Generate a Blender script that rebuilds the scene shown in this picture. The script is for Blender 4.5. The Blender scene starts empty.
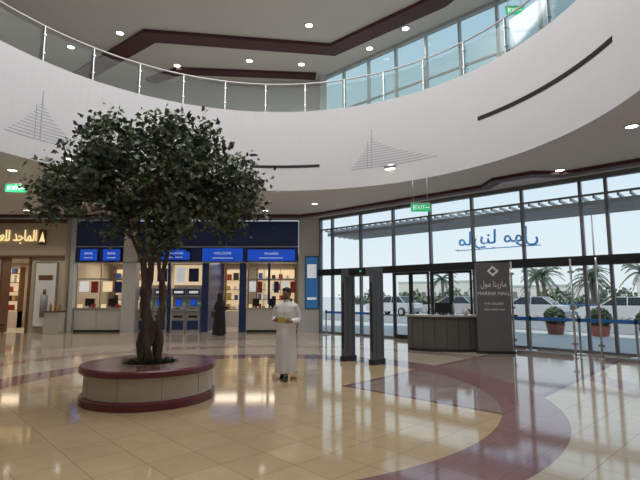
import bpy, math, random
from mathutils import Vector, Matrix
random.seed(7)
sc = bpy.context.scene
try:
    sc.view_settings.view_transform = 'Standard'
except Exception: pass

# ------------------------------------------------------------ materials
MATS = {}
def mat(name, col, rough=0.5, metal=0.0, emis=None, est=0.0, noise=0.0, nscale=8.0, bump=0.0, spec=0.5):
    if name in MATS: return MATS[name]
    m = bpy.data.materials.new(name); m.use_nodes = True
    nt = m.node_tree; b = nt.nodes['Principled BSDF']
    b.inputs['Base Color'].default_value = (*col, 1)
    b.inputs['Roughness'].default_value = rough
    b.inputs['Metallic'].default_value = metal
    b.inputs['Specular IOR Level'].default_value = spec
    if emis:
        b.inputs['Emission Color'].default_value = (*emis, 1)
        b.inputs['Emission Strength'].default_value = est
    tc = nt.nodes.new('ShaderNodeTexCoord')
    nz = nt.nodes.new('ShaderNodeTexNoise'); nz.inputs['Scale'].default_value = nscale
    nz.inputs['Detail'].default_value = 4
    nt.links.new(tc.outputs['Object'], nz.inputs['Vector'])
    if noise > 0:
        mx = nt.nodes.new('ShaderNodeMix'); mx.data_type = 'RGBA'
        mx.inputs[6].default_value = (*[c*(1-noise) for c in col], 1)
        mx.inputs[7].default_value = (*[min(1, c*(1+noise)) for c in col], 1)
        nt.links.new(nz.outputs['Fac'], mx.inputs[0])
        nt.links.new(mx.outputs[2], b.inputs['Base Color'])
    if bump > 0:
        bp = nt.nodes.new('ShaderNodeBump'); bp.inputs['Strength'].default_value = bump
        bp.inputs['Distance'].default_value = 0.02
        nt.links.new(nz.outputs['Fac'], bp.inputs['Height'])
        nt.links.new(bp.outputs['Normal'], b.inputs['Normal'])
    MATS[name] = m
    return m

def glassmat(name, tint=(0.97, 0.985, 0.985), refl=0.05, rough=0.02):
    m = bpy.data.materials.new(name); m.use_nodes = True
    nt = m.node_tree; nt.nodes.clear()
    o = nt.nodes.new('ShaderNodeOutputMaterial')
    t = nt.nodes.new('ShaderNodeBsdfTransparent'); t.inputs[0].default_value = (*tint, 1)
    g = nt.nodes.new('ShaderNodeBsdfGlossy'); g.inputs['Roughness'].default_value = rough
    lw = nt.nodes.new('ShaderNodeLayerWeight'); lw.inputs[0].default_value = 0.25
    mp = nt.nodes.new('ShaderNodeMapRange'); mp.inputs[3].default_value = refl*0.5; mp.inputs[4].default_value = min(1, refl*5)
    mx = nt.nodes.new('ShaderNodeMixShader')
    nt.links.new(lw.outputs['Fresnel'], mp.inputs[0])
    nt.links.new(mp.outputs[0], mx.inputs[0])
    nt.links.new(t.outputs[0], mx.inputs[1]); nt.links.new(g.outputs[0], mx.inputs[2])
    nt.links.new(mx.outputs[0], o.inputs[0])
    return m

M_white = mat('white_plaster', (0.64, 0.64, 0.66), 0.6, noise=0.03, nscale=2)
M_ceil = mat('ceiling_paint', (0.64, 0.63, 0.61), 0.7, noise=0.03, nscale=1.5)
M_wall = mat('wall_paint', (0.6, 0.58, 0.54), 0.7, noise=0.04, nscale=2)
M_maroon = mat('maroon_trim', (0.075, 0.02, 0.025), 0.45, noise=0.15)
M_maroon_g = mat('maroon_granite', (0.16, 0.035, 0.05), 0.22, noise=0.35, nscale=60)
M_seat = mat('brown_granite', (0.19, 0.095, 0.085), 0.25, noise=0.3, nscale=60)
M_cream = mat('cream_stone', (0.60, 0.54, 0.46), 0.35, noise=0.08, nscale=12)
M_seam = mat('stone_seam', (0.30, 0.25, 0.20), 0.7)
M_steel = mat('brushed_steel', (0.55, 0.56, 0.58), 0.3, 0.9)
M_dark = mat('dark_metal', (0.035, 0.037, 0.042), 0.4, 0.3)
M_gate = mat('gate_grey', (0.11, 0.115, 0.125), 0.4, 0.1)
M_grey = mat('grey_aluminium', (0.20, 0.21, 0.23), 0.4, 0.5)
M_lgrey = mat('light_aluminium', (0.50, 0.52, 0.54), 0.4, 0.3)
M_black = mat('black_plastic', (0.012, 0.012, 0.014), 0.4)
M_glass = glassmat('clear_glass')
M_glassg = glassmat('green_tinted_glass', (0.70, 0.78, 0.73), 0.05)
M_rail = glassmat('balustrade_glass', (0.62, 0.70, 0.68), 0.05, 0.06)
M_lamp = mat('lamp_lens', (1, 1, 1), 0.4, emis=(1.0, 0.95, 0.86), est=7)
M_navy = mat('navy_cladding', (0.028, 0.05, 0.17), 0.35, noise=0.1)
M_screen = mat('blue_screen', (0.01, 0.05, 0.4), 0.3, emis=(0.012, 0.10, 0.70), est=0.5)
M_text_w = mat('white_letter', (0.85, 0.85, 0.85), 0.5, emis=(0.8, 0.85, 0.9), est=0.4)
M_green_e = mat('exit_green', (0.02, 0.35, 0.15), 0.4, emis=(0.05, 0.65, 0.25), est=0.45)
M_gold = mat('gold_letter', (0.7, 0.48, 0.15), 0.35, 0.4, emis=(1.0, 0.80, 0.40), est=0.9)
M_beige = mat('beige_cladding', (0.54, 0.47, 0.38), 0.45, noise=0.1, nscale=4)
M_wood = mat('brown_wood', (0.16, 0.085, 0.045), 0.45, noise=0.3, nscale=9)
M_warm = mat('warm_backlight', (0.9, 0.75, 0.5), 0.5, emis=(1.0, 0.76, 0.46), est=0.55)
M_cab = mat('cabinet_white', (0.62, 0.60, 0.58), 0.35, noise=0.03)
M_leaf1 = mat('leaf_dark', (0.045, 0.075, 0.038), 0.5, noise=0.3)
M_leaf2 = mat('leaf_mid', (0.10, 0.145, 0.075), 0.5, noise=0.3)
M_leaf3 = mat('leaf_pale', (0.22, 0.26, 0.17), 0.55, noise=0.3)
M_bark = mat('bark', (0.13, 0.095, 0.07), 0.85, noise=0.45, nscale=25, bump=0.6)
M_soil = mat('soil', (0.05, 0.035, 0.025), 0.95, noise=0.4, nscale=40, bump=0.5)
M_art = mat('relief_grey', (0.38, 0.38, 0.42), 0.6)
M_skin = mat('skin', (0.30, 0.165, 0.11), 0.5, noise=0.06)
M_thobe = mat('thobe_cotton', (0.78, 0.77, 0.76), 0.75, noise=0.04, nscale=6)
M_hair = mat('black_hair', (0.012, 0.01, 0.009), 0.6, noise=0.3, nscale=60, bump=0.5)
M_abaya = mat('black_fabric', (0.010, 0.010, 0.012), 0.7, noise=0.2)
M_shoe = mat('shoe_leather', (0.015, 0.012, 0.011), 0.4)
M_eye = mat('eye_white', (0.6, 0.6, 0.58), 0.3)
M_lip = mat('lip', (0.25, 0.10, 0.085), 0.5)
M_yellow = mat('yellow_paper', (0.65, 0.50, 0.12), 0.6)
M_tot = mat('totem_grey', (0.13, 0.125, 0.13), 0.4, noise=0.1)
M_desk = mat('desk_laminate', (0.10, 0.095, 0.09), 0.4, noise=0.15)
M_desktop = mat('desk_top', (0.42, 0.40, 0.38), 0.25)
M_tyre = mat('rubber', (0.02, 0.02, 0.02), 0.8)
M_blue = mat('blue_paint', (0.03, 0.17, 0.55), 0.4)

# ------------------------------------------------------------ mesh builder
class MB:
    def __init__(s): s.v = []; s.f = []; s.m = []; s.s = []; s.mats = []
    def mi(s, m):
        if m not in s.mats: s.mats.append(m)
        return s.mats.index(m)
    def face(s, pts, m, smooth=False):
        n = len(s.v); s.v += [tuple(p) for p in pts]
        s.f.append(tuple(range(n, n+len(pts)))); s.m.append(s.mi(m)); s.s.append(smooth)
    def box(s, x0, x1, y0, y1, z0, z1, m, rz=0.0):
        cx, cy = (x0+x1)/2, (y0+y1)/2
        c, sn = math.cos(rz), math.sin(rz)
        n = len(s.v)
        for z in (z0, z1):
            for x, y in ((x0, y0), (x1, y0), (x1, y1), (x0, y1)):
                dx, dy = x-cx, y-cy
                s.v.append((cx+dx*c-dy*sn, cy+dx*sn+dy*c, z))
        for q in ((0, 3, 2, 1), (4, 5, 6, 7), (0, 1, 5, 4), (1, 2, 6, 5), (2, 3, 7, 6), (3, 0, 4, 7)):
            s.f.append(tuple(n+i for i in q)); s.m.append(s.mi(m)); s.s.append(False)
    def loft(s, rings, m, closed=True, caps=True, smooth=True):
        n = len(s.v); k = len(rings[0])
        for r in rings: s.v += [tuple(p) for p in r]
        for i in range(len(rings)-1):
            for j in range(k if closed else k-1):
                a = n+i*k+j; b = n+i*k+(j+1) % k
                s.f.append((a, b, b+k, a+k)); s.m.append(s.mi(m)); s.s.append(smooth)
        if caps:
            s.f.append(tuple(n+j for j in reversed(range(k)))); s.m.append(s.mi(m)); s.s.append(False)
            l = n+(len(rings)-1)*k
            s.f.append(tuple(l+j for j in range(k))); s.m.append(s.mi(m)); s.s.append(False)
    def tube(s, pts, rad, m, n=8):
        pts = [Vector(p) for p in pts]
        if not isinstance(rad, (list, tuple)): rad = [rad]*len(pts)
        rings = []; up = None
        for i, p in enumerate(pts):
            d = (pts[min(i+1, len(pts)-1)]-pts[max(i-1, 0)]).normalized()
            if up is None:
                up = Vector((0, 0, 1)) if abs(d.z) < 0.9 else Vector((1, 0, 0))
            a = d.cross(up)
            if a.length < 1e-4: a = d.cross(Vector((0, 1, 0)))
            a.normalize()
            up = a.cross(d).normalized()
            rings.append([p+a*math.cos(t)*rad[i]+up*math.sin(t)*rad[i] for t in [2*math.pi*j/n for j in range(n)]])
        s.loft(rings, m)
    def cyl(s, x, y, z0, z1, r, m, n=24, r2=None):
        r2 = r if r2 is None else r2
        s.loft([[(x+q*math.cos(t), y+q*math.sin(t), z) for t in [2*math.pi*j/n for j in range(n)]] for q, z in ((r, z0), (r2, z1))], m)
    def lathe(s, prof, x, y, m, n=64, closed_prof=False, smooth=False):
        rings = [[(x+r*math.cos(t), y+r*math.sin(t), z) for t in [2*math.pi*j/n for j in range(n)]] for r, z in prof]
        if closed_prof: rings.append(rings[0])
        s.loft(rings, m, caps=False, smooth=smooth)
    def blob(s, c, r, m, seg=16, rg=10):
        rings = []
        for i in range(rg+1):
            ph = -math.pi/2+math.pi*(i+0.02 if i == 0 else (i-0.02 if i == rg else i))/rg
            rings.append([(c[0]+r[0]*math.cos(ph)*math.cos(t), c[1]+r[1]*math.cos(ph)*math.sin(t), c[2]+r[2]*math.sin(ph)) for t in [2*math.pi*j/seg for j in range(seg)]])
        s.loft(rings, m)
    def arc(s, cx, cy, r0, r1, a0, a1, z0, z1, m, n=24):
        rings = []
        for i in range(n+1):
            a = a0+(a1-a0)*i/n; c, q = math.cos(a), math.sin(a)
            rings.append([(cx+r0*c, cy+r0*q, z0), (cx+r1*c, cy+r1*q, z0), (cx+r1*c, cy+r1*q, z1), (cx+r0*c, cy+r0*q, z1)])
        s.loft(rings, m, smooth=False)
    def build(s, name, loc=(0, 0, 0), rz=0.0, bevel=0.0, parent=None, remesh=0.0, smooth=0):
        me = bpy.data.meshes.new(name); me.from_pydata(s.v, [], s.f)
        for m in s.mats: me.materials.append(m)
        me.polygons.foreach_set('material_index', s.m)
        me.polygons.foreach_set('use_smooth', s.s)
        me.update()
        import bmesh
        if len(s.f) < 60000 and not getattr(s, 'nonorm', False):
            bm = bmesh.new(); bm.from_mesh(me); bmesh.ops.recalc_face_normals(bm, faces=bm.faces); bm.to_mesh(me); bm.free()
        o = bpy.data.objects.new(name, me); sc.collection.objects.link(o)
        o.location = loc; o.rotation_euler = (0, 0, rz)
        if parent: o.parent = parent
        if bevel > 0:
            b = o.modifiers.new('bevel', 'BEVEL'); b.width = bevel; b.segments = 2; b.limit_method = 'ANGLE'
        if remesh > 0:
            r = o.modifiers.new('remesh', 'REMESH'); r.mode = 'VOXEL'; r.voxel_size = remesh; r.use_smooth_shade = True
            if smooth:
                q = o.modifiers.new('smooth', 'SMOOTH'); q.iterations = smooth; q.factor = 0.5
        return o

def empty(name, loc, rz=0):
    e = bpy.data.objects.new(name, None); sc.collection.objects.link(e)
    e.location = loc; e.rotation_euler = (0, 0, rz); e.empty_display_size = 0.2
    return e

def text(name, body, size, m, parent=None, loc=(0, 0, 0), rot=(math.pi/2, 0, 0), ext=0.01, align='CENTER', sx=1.0):
    c = bpy.data.curves.new(name, 'FONT'); c.body = body; c.size = size; c.extrude = ext
    c.align_x = align; c.align_y = 'CENTER'
    c.materials.append(m)
    o = bpy.data.objects.new(name, c); sc.collection.objects.link(o)
    o.location = loc; o.rotation_euler = rot; o.scale = (sx, 1, 1)
    if parent: o.parent = parent
    return o
def rad(d): return math.radians(d)

# ------------------------------------------------------------ layout constants
CX, CY, R = -1.35, 8.0, 6.65
ZC, ZF, ZU = 5.0, 7.5, 11.5
FA = (0.0, 20.3); FANG = math.atan2(-1, 1.05)
fd = (math.cos(FANG), math.sin(FANG)); fn = (-fd[1], fd[0])
poly = [(-18, -8), (16, -8), (16, 20.3-16/1.05), (0.0, 20.3), (0.0, 20.5), (-18, 20.5)]
def outer(a):
    dx, dy = math.cos(a), math.sin(a); best = 99
    for i in range(len(poly)):
        x0, y0 = poly[i]; x1, y1 = poly[(i+1) % len(poly)]
        ex, ey = x1-x0, y1-y0; den = dx*ey-dy*ex
        if abs(den) < 1e-9: continue
        t = ((x0-CX)*ey-(y0-CY)*ex)/den; u = ((x0-CX)*dy-(y0-CY)*dx)/den
        if t > 0 and -1e-6 <= u <= 1+1e-6: best = min(best, t)
    return best
angs = sorted([2*math.pi*i/160 for i in range(160)]+[math.atan2(y-CY, x-CX) % (2*math.pi) for x, y in poly])
def annulus(name, r0, z, th, m):
    b = MB(); rings = []
    for a in angs:
        c, q = math.cos(a), math.sin(a); o = outer(a)
        rings.append([(CX+r0*c, CY+r0*q, z), (CX+o*c, CY+o*q, z), (CX+o*c, CY+o*q, z+th), (CX+r0*c, CY+r0*q, z+th)])
    rings.append(rings[0]); b.loft(rings, m, caps=False, smooth=False)
    return b.build(name)

# ------------------------------------------------------------ floor
def floor_material():
    m = bpy.data.materials.new('polished_tile_floor'); m.use_nodes = True
    nt = m.node_tree; b = nt.nodes['Principled BSDF']; L = nt.links
    tc = nt.nodes.new('ShaderNodeTexCoord'); sep = nt.nodes.new('ShaderNodeSeparateXYZ')
    L.new(tc.outputs['Object'], sep.inputs[0])
    def mth(op, a, c=None):
        n = nt.nodes.new('ShaderNodeMath'); n.operation = op
        for i, v in enumerate((a, c)):
            if v is None: continue
            if isinstance(v, (int, float)): n.inputs[i].default_value = v
            else: L.new(v, n.inputs[i])
        return n.outputs[0]
    def mix(f, a, c):
        n = nt.nodes.new('ShaderNodeMix'); n.data_type = 'RGBA'
        if isinstance(f, (int, float)): n.inputs[0].default_value = f
        else: L.new(f, n.inputs[0])
        for i, v in ((6, a), (7, c)):
            if isinstance(v, tuple): n.inputs[i].default_value = (*v, 1)
            else: L.new(v, n.inputs[i])
        return n.outputs[2]
    x = mth('SUBTRACT', sep.outputs[0], CX); y = mth('SUBTRACT', sep.outputs[1], CY)
    r = mth('SQRT', mth('ADD', mth('MULTIPLY', x, x), mth('MULTIPLY', y, y)))
    def band(v, lo, hi): return mth('MULTIPLY', mth('GREATER_THAN', v, lo), mth('LESS_THAN', v, hi))
    px = mth('SUBTRACT', sep.outputs[0], 1.5); py = mth('SUBTRACT', sep.outputs[1], 7.5)
    al = mth('ADD', mth('MULTIPLY', px, fn[0]), mth('MULTIPLY', py, fn[1]))
    pe = mth('ADD', mth('MULTIPLY', px, fd[0]), mth('MULTIPLY', py, fd[1]))
    col = mix(mth('GREATER_THAN', r, 4.9), (0.53, 0.40, 0.235), (0.54, 0.47, 0.37))
    col = mix(band(r, 6.5, 7.1), col, (0.44, 0.31, 0.28))
    col = mix(band(r, 9.2, 9.8), col, (0.42, 0.28, 0.26))
    strip = mth('MULTIPLY', band(pe, -1.35, 1.35), band(al, 0.0, 7.0))
    col = mix(strip, col, (0.31, 0.235, 0.215))
    strip2 = mth('MULTIPLY', band(pe, -1.35, 1.35), band(al, -0.1, 0.0))
    col = mix(strip2, col, (0.19, 0.10, 0.11))
    edge = mth('MULTIPLY', mth('ADD', band(pe, -1.47, -1.35), band(pe, 1.35, 1.47)), band(al, -0.1, 7.0))
    col = mix(edge, col, (0.20, 0.11, 0.12))
    col = mix(band(r, 4.1, 4.9), col, (0.27, 0.155, 0.155))
    mp = nt.nodes.new('ShaderNodeMapping'); mp.inputs['Rotation'].default_value = (0, 0, FANG)
    L.new(tc.outputs['Object'], mp.inputs[0])
    bk = nt.nodes.new('ShaderNodeTexBrick'); bk.offset = 0.0
    bk.inputs['Scale'].default_value = 1.0; bk.inputs['Brick Width'].default_value = 0.5; bk.inputs['Row Height'].default_value = 0.5
    bk.inputs['Mortar Size'].default_value = 0.005; bk.inputs['Mortar Smooth'].default_value = 0.1
    bk.inputs['Color1'].default_value = (0.95, 0.95, 0.95, 1); bk.inputs['Color2'].default_value = (1.05, 1.05, 1.05, 1); bk.inputs['Mortar'].default_value = (0.66, 0.64, 0.61, 1)
    L.new(mp.outputs[0], bk.inputs['Vector'])
    mu = nt.nodes.new('ShaderNodeMix'); mu.data_type = 'RGBA'; mu.blend_type = 'MULTIPLY'; mu.inputs[0].default_value = 1
    L.new(col, mu.inputs[6]); L.new(bk.outputs['Color'], mu.inputs[7])
    nz = nt.nodes.new('ShaderNodeTexNoise'); nz.inputs['Scale'].default_value = 5; nz.inputs['Detail'].default_value = 8
    L.new(tc.outputs['Object'], nz.inputs['Vector'])
    mr = nt.nodes.new('ShaderNodeMapRange'); mr.inputs[3].default_value = 0.88; mr.inputs[4].default_value = 1.10
    L.new(nz.outputs['Fac'], mr.inputs[0])
    mu2 = nt.nodes.new('ShaderNodeVectorMath'); mu2.operation = 'SCALE'
    L.new(mu.outputs[2], mu2.inputs[0]); L.new(mr.outputs[0], mu2.inputs['Scale'])
    L.new(mu2.outputs[0], b.inputs['Base Color'])
    b.inputs['Roughness'].default_value = 0.075
    b.inputs['Specular IOR Level'].default_value = 0.85
    return m
b = MB(); b.face([(x, y, 0) for x, y in poly], floor_material())
b.build('floor')

# ------------------------------------------------------------ slabs / atrium ring
annulus('ceiling', R+0.31, ZC, 0.12, M_ceil)
annulus('floor_upper', R+0.31, ZF-0.1, 0.1, M_wall)
annulus('ceiling_upper', 5.2, ZU, 0.2, M_ceil)

b = MB()
b.lathe([(R, ZC-0.05), (R, ZF+0.1), (R+0.3, ZF+0.1), (R+0.3, ZC-0.05)], CX, CY, M_white, n=200, closed_prof=True)
b.arc(CX, CY, R-0.012, R+0.01, rad(-1), rad(34), 6.16, 6.27, M_black, 40)
b.arc(CX, CY, R-0.012, R+0.01, rad(78.4), rad(98), 5.70, 5.79, M_black, 24)
b.arc(CX, CY, R-0.012, R+0.01, rad(200), rad(235), 6.16, 6.27, M_black, 24)
for (aL, aR, zb, zt) in ((69.5, 45.5, 5.52, 6.75), (157, 141, 5.5, 6.8)):
    n = 13; apex = aL+(aR-aL)*(0.25 if aL < 100 else 0.45)
    for i in range(n):
        f = i/(n-1); z = zb+(zt-zb)*0.78*f
        w = (1-f)**1.4
        b.arc(CX, CY, R-0.006, R+0.005, rad(apex+(aR-apex)*w-0.1), rad(apex+(aL-apex)*w+0.35), z, z+0.018, M_art, 8)
    b.arc(CX, CY, R-0.006, R+0.005, rad(apex), rad(apex+0.2), zb, zt, M_art, 2)
    b.arc(CX, CY, R-0.006, R+0.005, rad(apex+1.2), rad(apex+1.35), zb, zb+(zt-zb)*0.7, M_art, 2)
b.build('wall_atrium_ring')

# balustrade
b = MB()
b.lathe([(R+0.15, ZF+0.18), (R+0.15, ZF+1.0)], CX, CY, M_rail, n=200, smooth=True)
for i in range(32):
    a = 2*math.pi*(i+0.35)/32; x, y = CX+(R+0.1)*math.cos(a), CY+(R+0.1)*math.sin(a)
    b.box(x-0.035, x+0.035, y-0.012, y+0.012, ZF+0.105, ZF+1.08, M_steel, rz=a)
    b.cyl(x, y, ZF+0.105, ZF+0.13, 0.06, M_steel, 12)
    for zz in (ZF+0.35, ZF+0.85):
        b.box(x-0.05, x+0.06, y-0.03, y+0.03, zz-0.02, zz+0.02, M_steel, rz=a)
zz, rr = ZF+1.1, 0.028
rings = [[(CX+(R+0.1+rr*math.cos(q))*math.cos(t), CY+(R+0.1+rr*math.cos(q))*math.sin(t), zz+rr*math.sin(q)) for q in [2*math.pi*k/8 for k in range(8)]] for t in [2*math.pi*j/160 for j in range(161)]]
b.loft(rings, M_steel, caps=False)
b.build('glass_balustrade')

def strip(name, pts, w, z0, z1, m):
    b = MB(); P = [Vector((p[0], p[1])) for p in pts]; rings = []
    for i, p in enumerate(P):
        d0 = (P[i]-P[i-1]).normalized() if i > 0 else (P[1]-P[0]).normalized()
        d1 = (P[i+1]-P[i]).normalized() if i < len(P)-1 else d0
        t = (d0+d1).normalized(); n = Vector((-t.y, t.x)); k = w/2/max(0.4, n.dot(Vector((-d0.y, d0.x))))
        a, c = p-n*k, p+n*k
        rings.append([(a.x, a.y, z0), (c.x, c.y, z0), (c.x, c.y, z1), (a.x, a.y, z1)])
    b.loft(rings, m, smooth=False); return b.build(name)
strip('trim_1', [(-11.5, 20.4), (-6.5, 16.6), (0.5, 17.6), (4.0, 14.5), (7.5, 8), (7.0, 3), (2, -2), (-8, -2)], 0.7, ZU-0.14, ZU, M_maroon)
strip('trim_2', [(-7.9, 20.4), (-6.2, 19.4), (-0.2, 19.9)], 0.5, ZU-0.12, ZU, M_maroon)
fp = lambda s, o: (FA[0]+fd[0]*s-fn[0]*o, FA[1]+fd[1]*s-fn[1]*o)
strip('trim_3', [(-17.8, 19.5), (-0.8, 19.5), fp(1.2, 0.9), fp(8.0, 0.9), fp(8.6, 1.5), fp(9.6, 1.5), fp(10.2, 0.9), fp(20, 0.9)], 0.35, ZC-0.10, ZC, M_maroon)

# ------------------------------------------------------------ walls
def wall(name, p0, p1, z0, z1, m, th=0.2):
    b = MB(); d = Vector((p1[0]-p0[0], p1[1]-p0[1])); L = d.length
    b.box(0, L, 0, th, z0, z1, m); return b.build(name, (p0[0], p0[1], 0), math.atan2(d.y, d.x))
wall('wall_left', (-18, -8), (-18, 20.7), 0, ZU, M_wall)
wall('wall_rear', (16.2, -8), (-18, -8), 0, ZU, M_wall)
wall('wall_right', (16, 5.06), (16, -8), 0, ZU, M_wall)
b = MB(); b.box(-18, 0.0, 20.5, 20.7, 4.95, ZU, M_white); b.box(-0.95, 0.12, 20.4, 20.7, 0, 4.98, M_white)
b.box(0.0, 0.3, 19.9, 20.7, ZF, ZU, M_white)
b.build('wall_back')

# ------------------------------------------------------------ entrance facade
FL = 22.0
def facade(name, z0, z1, ground):
    b = MB()
    xs = [0.05, 0.75, 2.3, 3.9, 5.5, 7.1, 8.75, 10.4, 11.05, 12.7, 14.3, 16, 17.7, 19.4, 21.0, 21.9] if ground else [0.1+1.36*i for i in range(17)]
    fm = M_grey if ground else M_lgrey
    for x in xs:
        b.box(x-0.04, x+0.04, -0.07, 0.07, z0, z1, fm)
    b.face([(0, 0, z0), (FL, 0, z0), (FL, 0, z1), (0, 0, z1)], M_glass if ground else M_glassg)
    b.box(0, FL, -0.09, 0.09, z0, z0+0.07, fm)
    b.box(0, FL, -0.09, 0.09, z1-0.12, z1, fm)
    if ground:
        b.box(0, FL, -0.18, 0.18, 2.44, 2.70, M_dark)
        b.box(0, FL, -0.05, 0.05, 4.42, 4.47, M_grey)
    else:
        b.box(0, FL, -0.05, 0.05, 9.6, 9.66, fm)
    return b.build(name, (FA[0], FA[1], 0), FANG)
facade('window_1', 0, ZC, True)
facade('window_2', ZF, ZU, False)

for k, (xa, xb) in enumerate(((3.95, 5.45), (5.55, 7.05))):
    b = MB()
    for (p, q) in ((xa, (xa+xb)/2-0.01), ((xa+xb)/2+0.01, xb)):
        b.box(p, p+0.07, -0.13, -0.09, 0.02, 2.43, M_dark); b.box(q-0.07, q, -0.13, -0.09, 0.02, 2.43, M_dark)
        b.box(p, q, -0.13, -0.09, 0.02, 0.16, M_dark); b.box(p, q, -0.13, -0.09, 2.34, 2.43, M_dark)
        b.face([(p+0.07, -0.11, 0.16), (q-0.07, -0.11, 0.16), (q-0.07, -0.11, 2.34), (p+0.07, -0.11, 2.34)], M_glass)
    for s in (-0.09, 0.09):
        c = (xa+xb)/2+s
        b.tube([(c, -0.13, 0.85), (c, -0.19, 0.88), (c, -0.19, 1.32), (c, -0.13, 1.35)], 0.014, M_steel, 8)
    b.build('door_%d' % (k+1), (FA[0], FA[1], 0), FANG)

# slatted trellis canopy outside
b = MB()
for i in range(6):
    b.box(0.0, 21, 0.5+i*0.36, 0.57+i*0.36, 4.22, 4.36, M_lgrey)
for i in range(70):
    x = 0.2+i*0.3
    b.box(x-0.025, x+0.025, 0.15, 2.5, 4.37, 4.45, M_lgrey)
b.build('canopy_trellis', (FA[0], FA[1], 0), FANG)

# inner frameless glass partition with steel posts
b = MB()
for i, x in enumerate((0, 1.55, 2.15, 3.9, 5.6)):
    b.cyl(x, 0, 0, 2.55, 0.028, M_steel, 12)
    b.cyl(x, 0, 0, 0.03, 0.07, M_steel, 14)
    for z in (0.35, 1.25, 2.2):
        b.box(x-0.07, x+0.07, -0.02, 0.02, z-0.03, z+0.03, M_steel)
for xa, xb in ((0.06, 1.49), (2.21, 3.84), (3.96, 5.54)):
    b.face([(xa, 0, 0.08), (xb, 0, 0.08), (xb, 0, 2.45), (xa, 0, 2.45)], M_glass)
    b.box(xa, xb, -0.02, 0.02, 0.0, 0.08, M_steel)
b.build('glass_partition', (5.45, 13.2, 0), FANG)

# retractable blue belt barriers
def barrier(s0, n, o, step=1.3):
    b = MB()
    for i in range(n):
        x = i*step
        b.lathe([(0.16, 0.0), (0.16, 0.02), (0.03, 0.04), (0.03, 0.98), (0.02, 1.0)], x, 0, M_steel, 20)
        b.cyl(x, 0, 0.0, 0.015, 0.16, M_steel, 20); b.cyl(x, 0, 0.86, 1.0, 0.038, M_black, 14)
        if i < n-1: b.box(x+0.035, x+step-0.035, -0.004, 0.004, 0.88, 0.965, M_blue)
    p = fp(s0, o); b.build('belt_barrier', (p[0], p[1], 0), FANG)
barrier(7.7, 6, 0.55)
barrier(1.2, 3, 0.9)

# mirrored lettering on the outside of the glass
def ar(s): return ''.join(reversed(s))
MARINA = '\uFEE3\uFE8E\uFEAD\uFEF3\uFEE8\uFE8E'; MALL = '\uFEE3\uFEEE\uFEDD'
M_let = mat('blue_letter', (0.07, 0.26, 0.60), 0.4, emis=(0.05, 0.22, 0.55), est=0.4)  # slight glow added so the backlit letters don't go to silhouette
e = empty('facade_lettering', (FA[0]+fd[0]*7.75+fn[0]*0.3, FA[1]+fd[1]*7.75+fn[1]*0.3, 3.5), FANG)
text('letters', ar(MARINA+' '+MALL), 0.66, M_let, e, (0, 0, 0), (math.pi/2, 0, math.pi), 0.03)
b = MB(); b.box(-1.4, 1.4, -0.02, 0.02, -0.37, -0.345, M_let)
for x in (-1.3, 0, 1.3): b.box(x-0.015, x+0.015, -0.28, 0.0, -0.37, -0.345, M_let)
b.build('support_rail', parent=e)

# ------------------------------------------------------------ bank shop
shop = MB()
Y = 20.5
shop.box(-10.8, -0.95, 24.0, 24.1, 0, 3.4, M_beige)
shop.box(-10.9, -10.8, Y+0.02, 24.1, 0, 3.4, M_beige)
shop.box(-1.0, -0.95, Y+0.2, 24.1, 0, 3.4, M_beige)
shop.box(-10.8, -1.0, Y+0.2, 24.1, 3.2, 3.3, M_ceil)
shop.box(-10.8, -1.0, Y, 24.1, -0.05, 0.004, M_cream)
shop.box(-10.85, -8.6, Y-0.25, Y+0.15, 3.02, 4.88, M_navy)
shop.box(-8.02, -0.97, Y-0.10, Y+0.15, 3.02, 4.88, M_navy)
shop.box(-10.9, -0.97, Y-0.3, Y-0.02, 3.0, 3.05, M_steel)
for x in (-9.72, -6.9, -5.6, -4.3, -2.6):
    shop.box(x-0.01, x+0.01, Y-0.105-(0.15 if x < -8.7 else 0), Y-0.09, 3.7, 4.88, M_dark)
shop.box(-10.85, -0.97, Y-0.27, Y-0.1, 3.70, 3.74, M_lgrey)
for xa, xb in ((-8.62, -8.02), (-10.95, -10.75)):
    shop.box(xa, xb, Y-0.3, Y+0.1, 0, 4.9, M_white)
for xa, xb in ((-6.72, -6.6), (-5.2, -4.9), (-3.55, -3.25), (-2.3, -2.2)):
    shop.box(xa, xb, Y-0.08, Y+0.1, 0, 3.05, M_navy)
shop.box(-5.0, -4.95, Y+0.1, 23.9, 0, 3.2, M_navy)
shop.build('shop_front', bevel=0.004)

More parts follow.
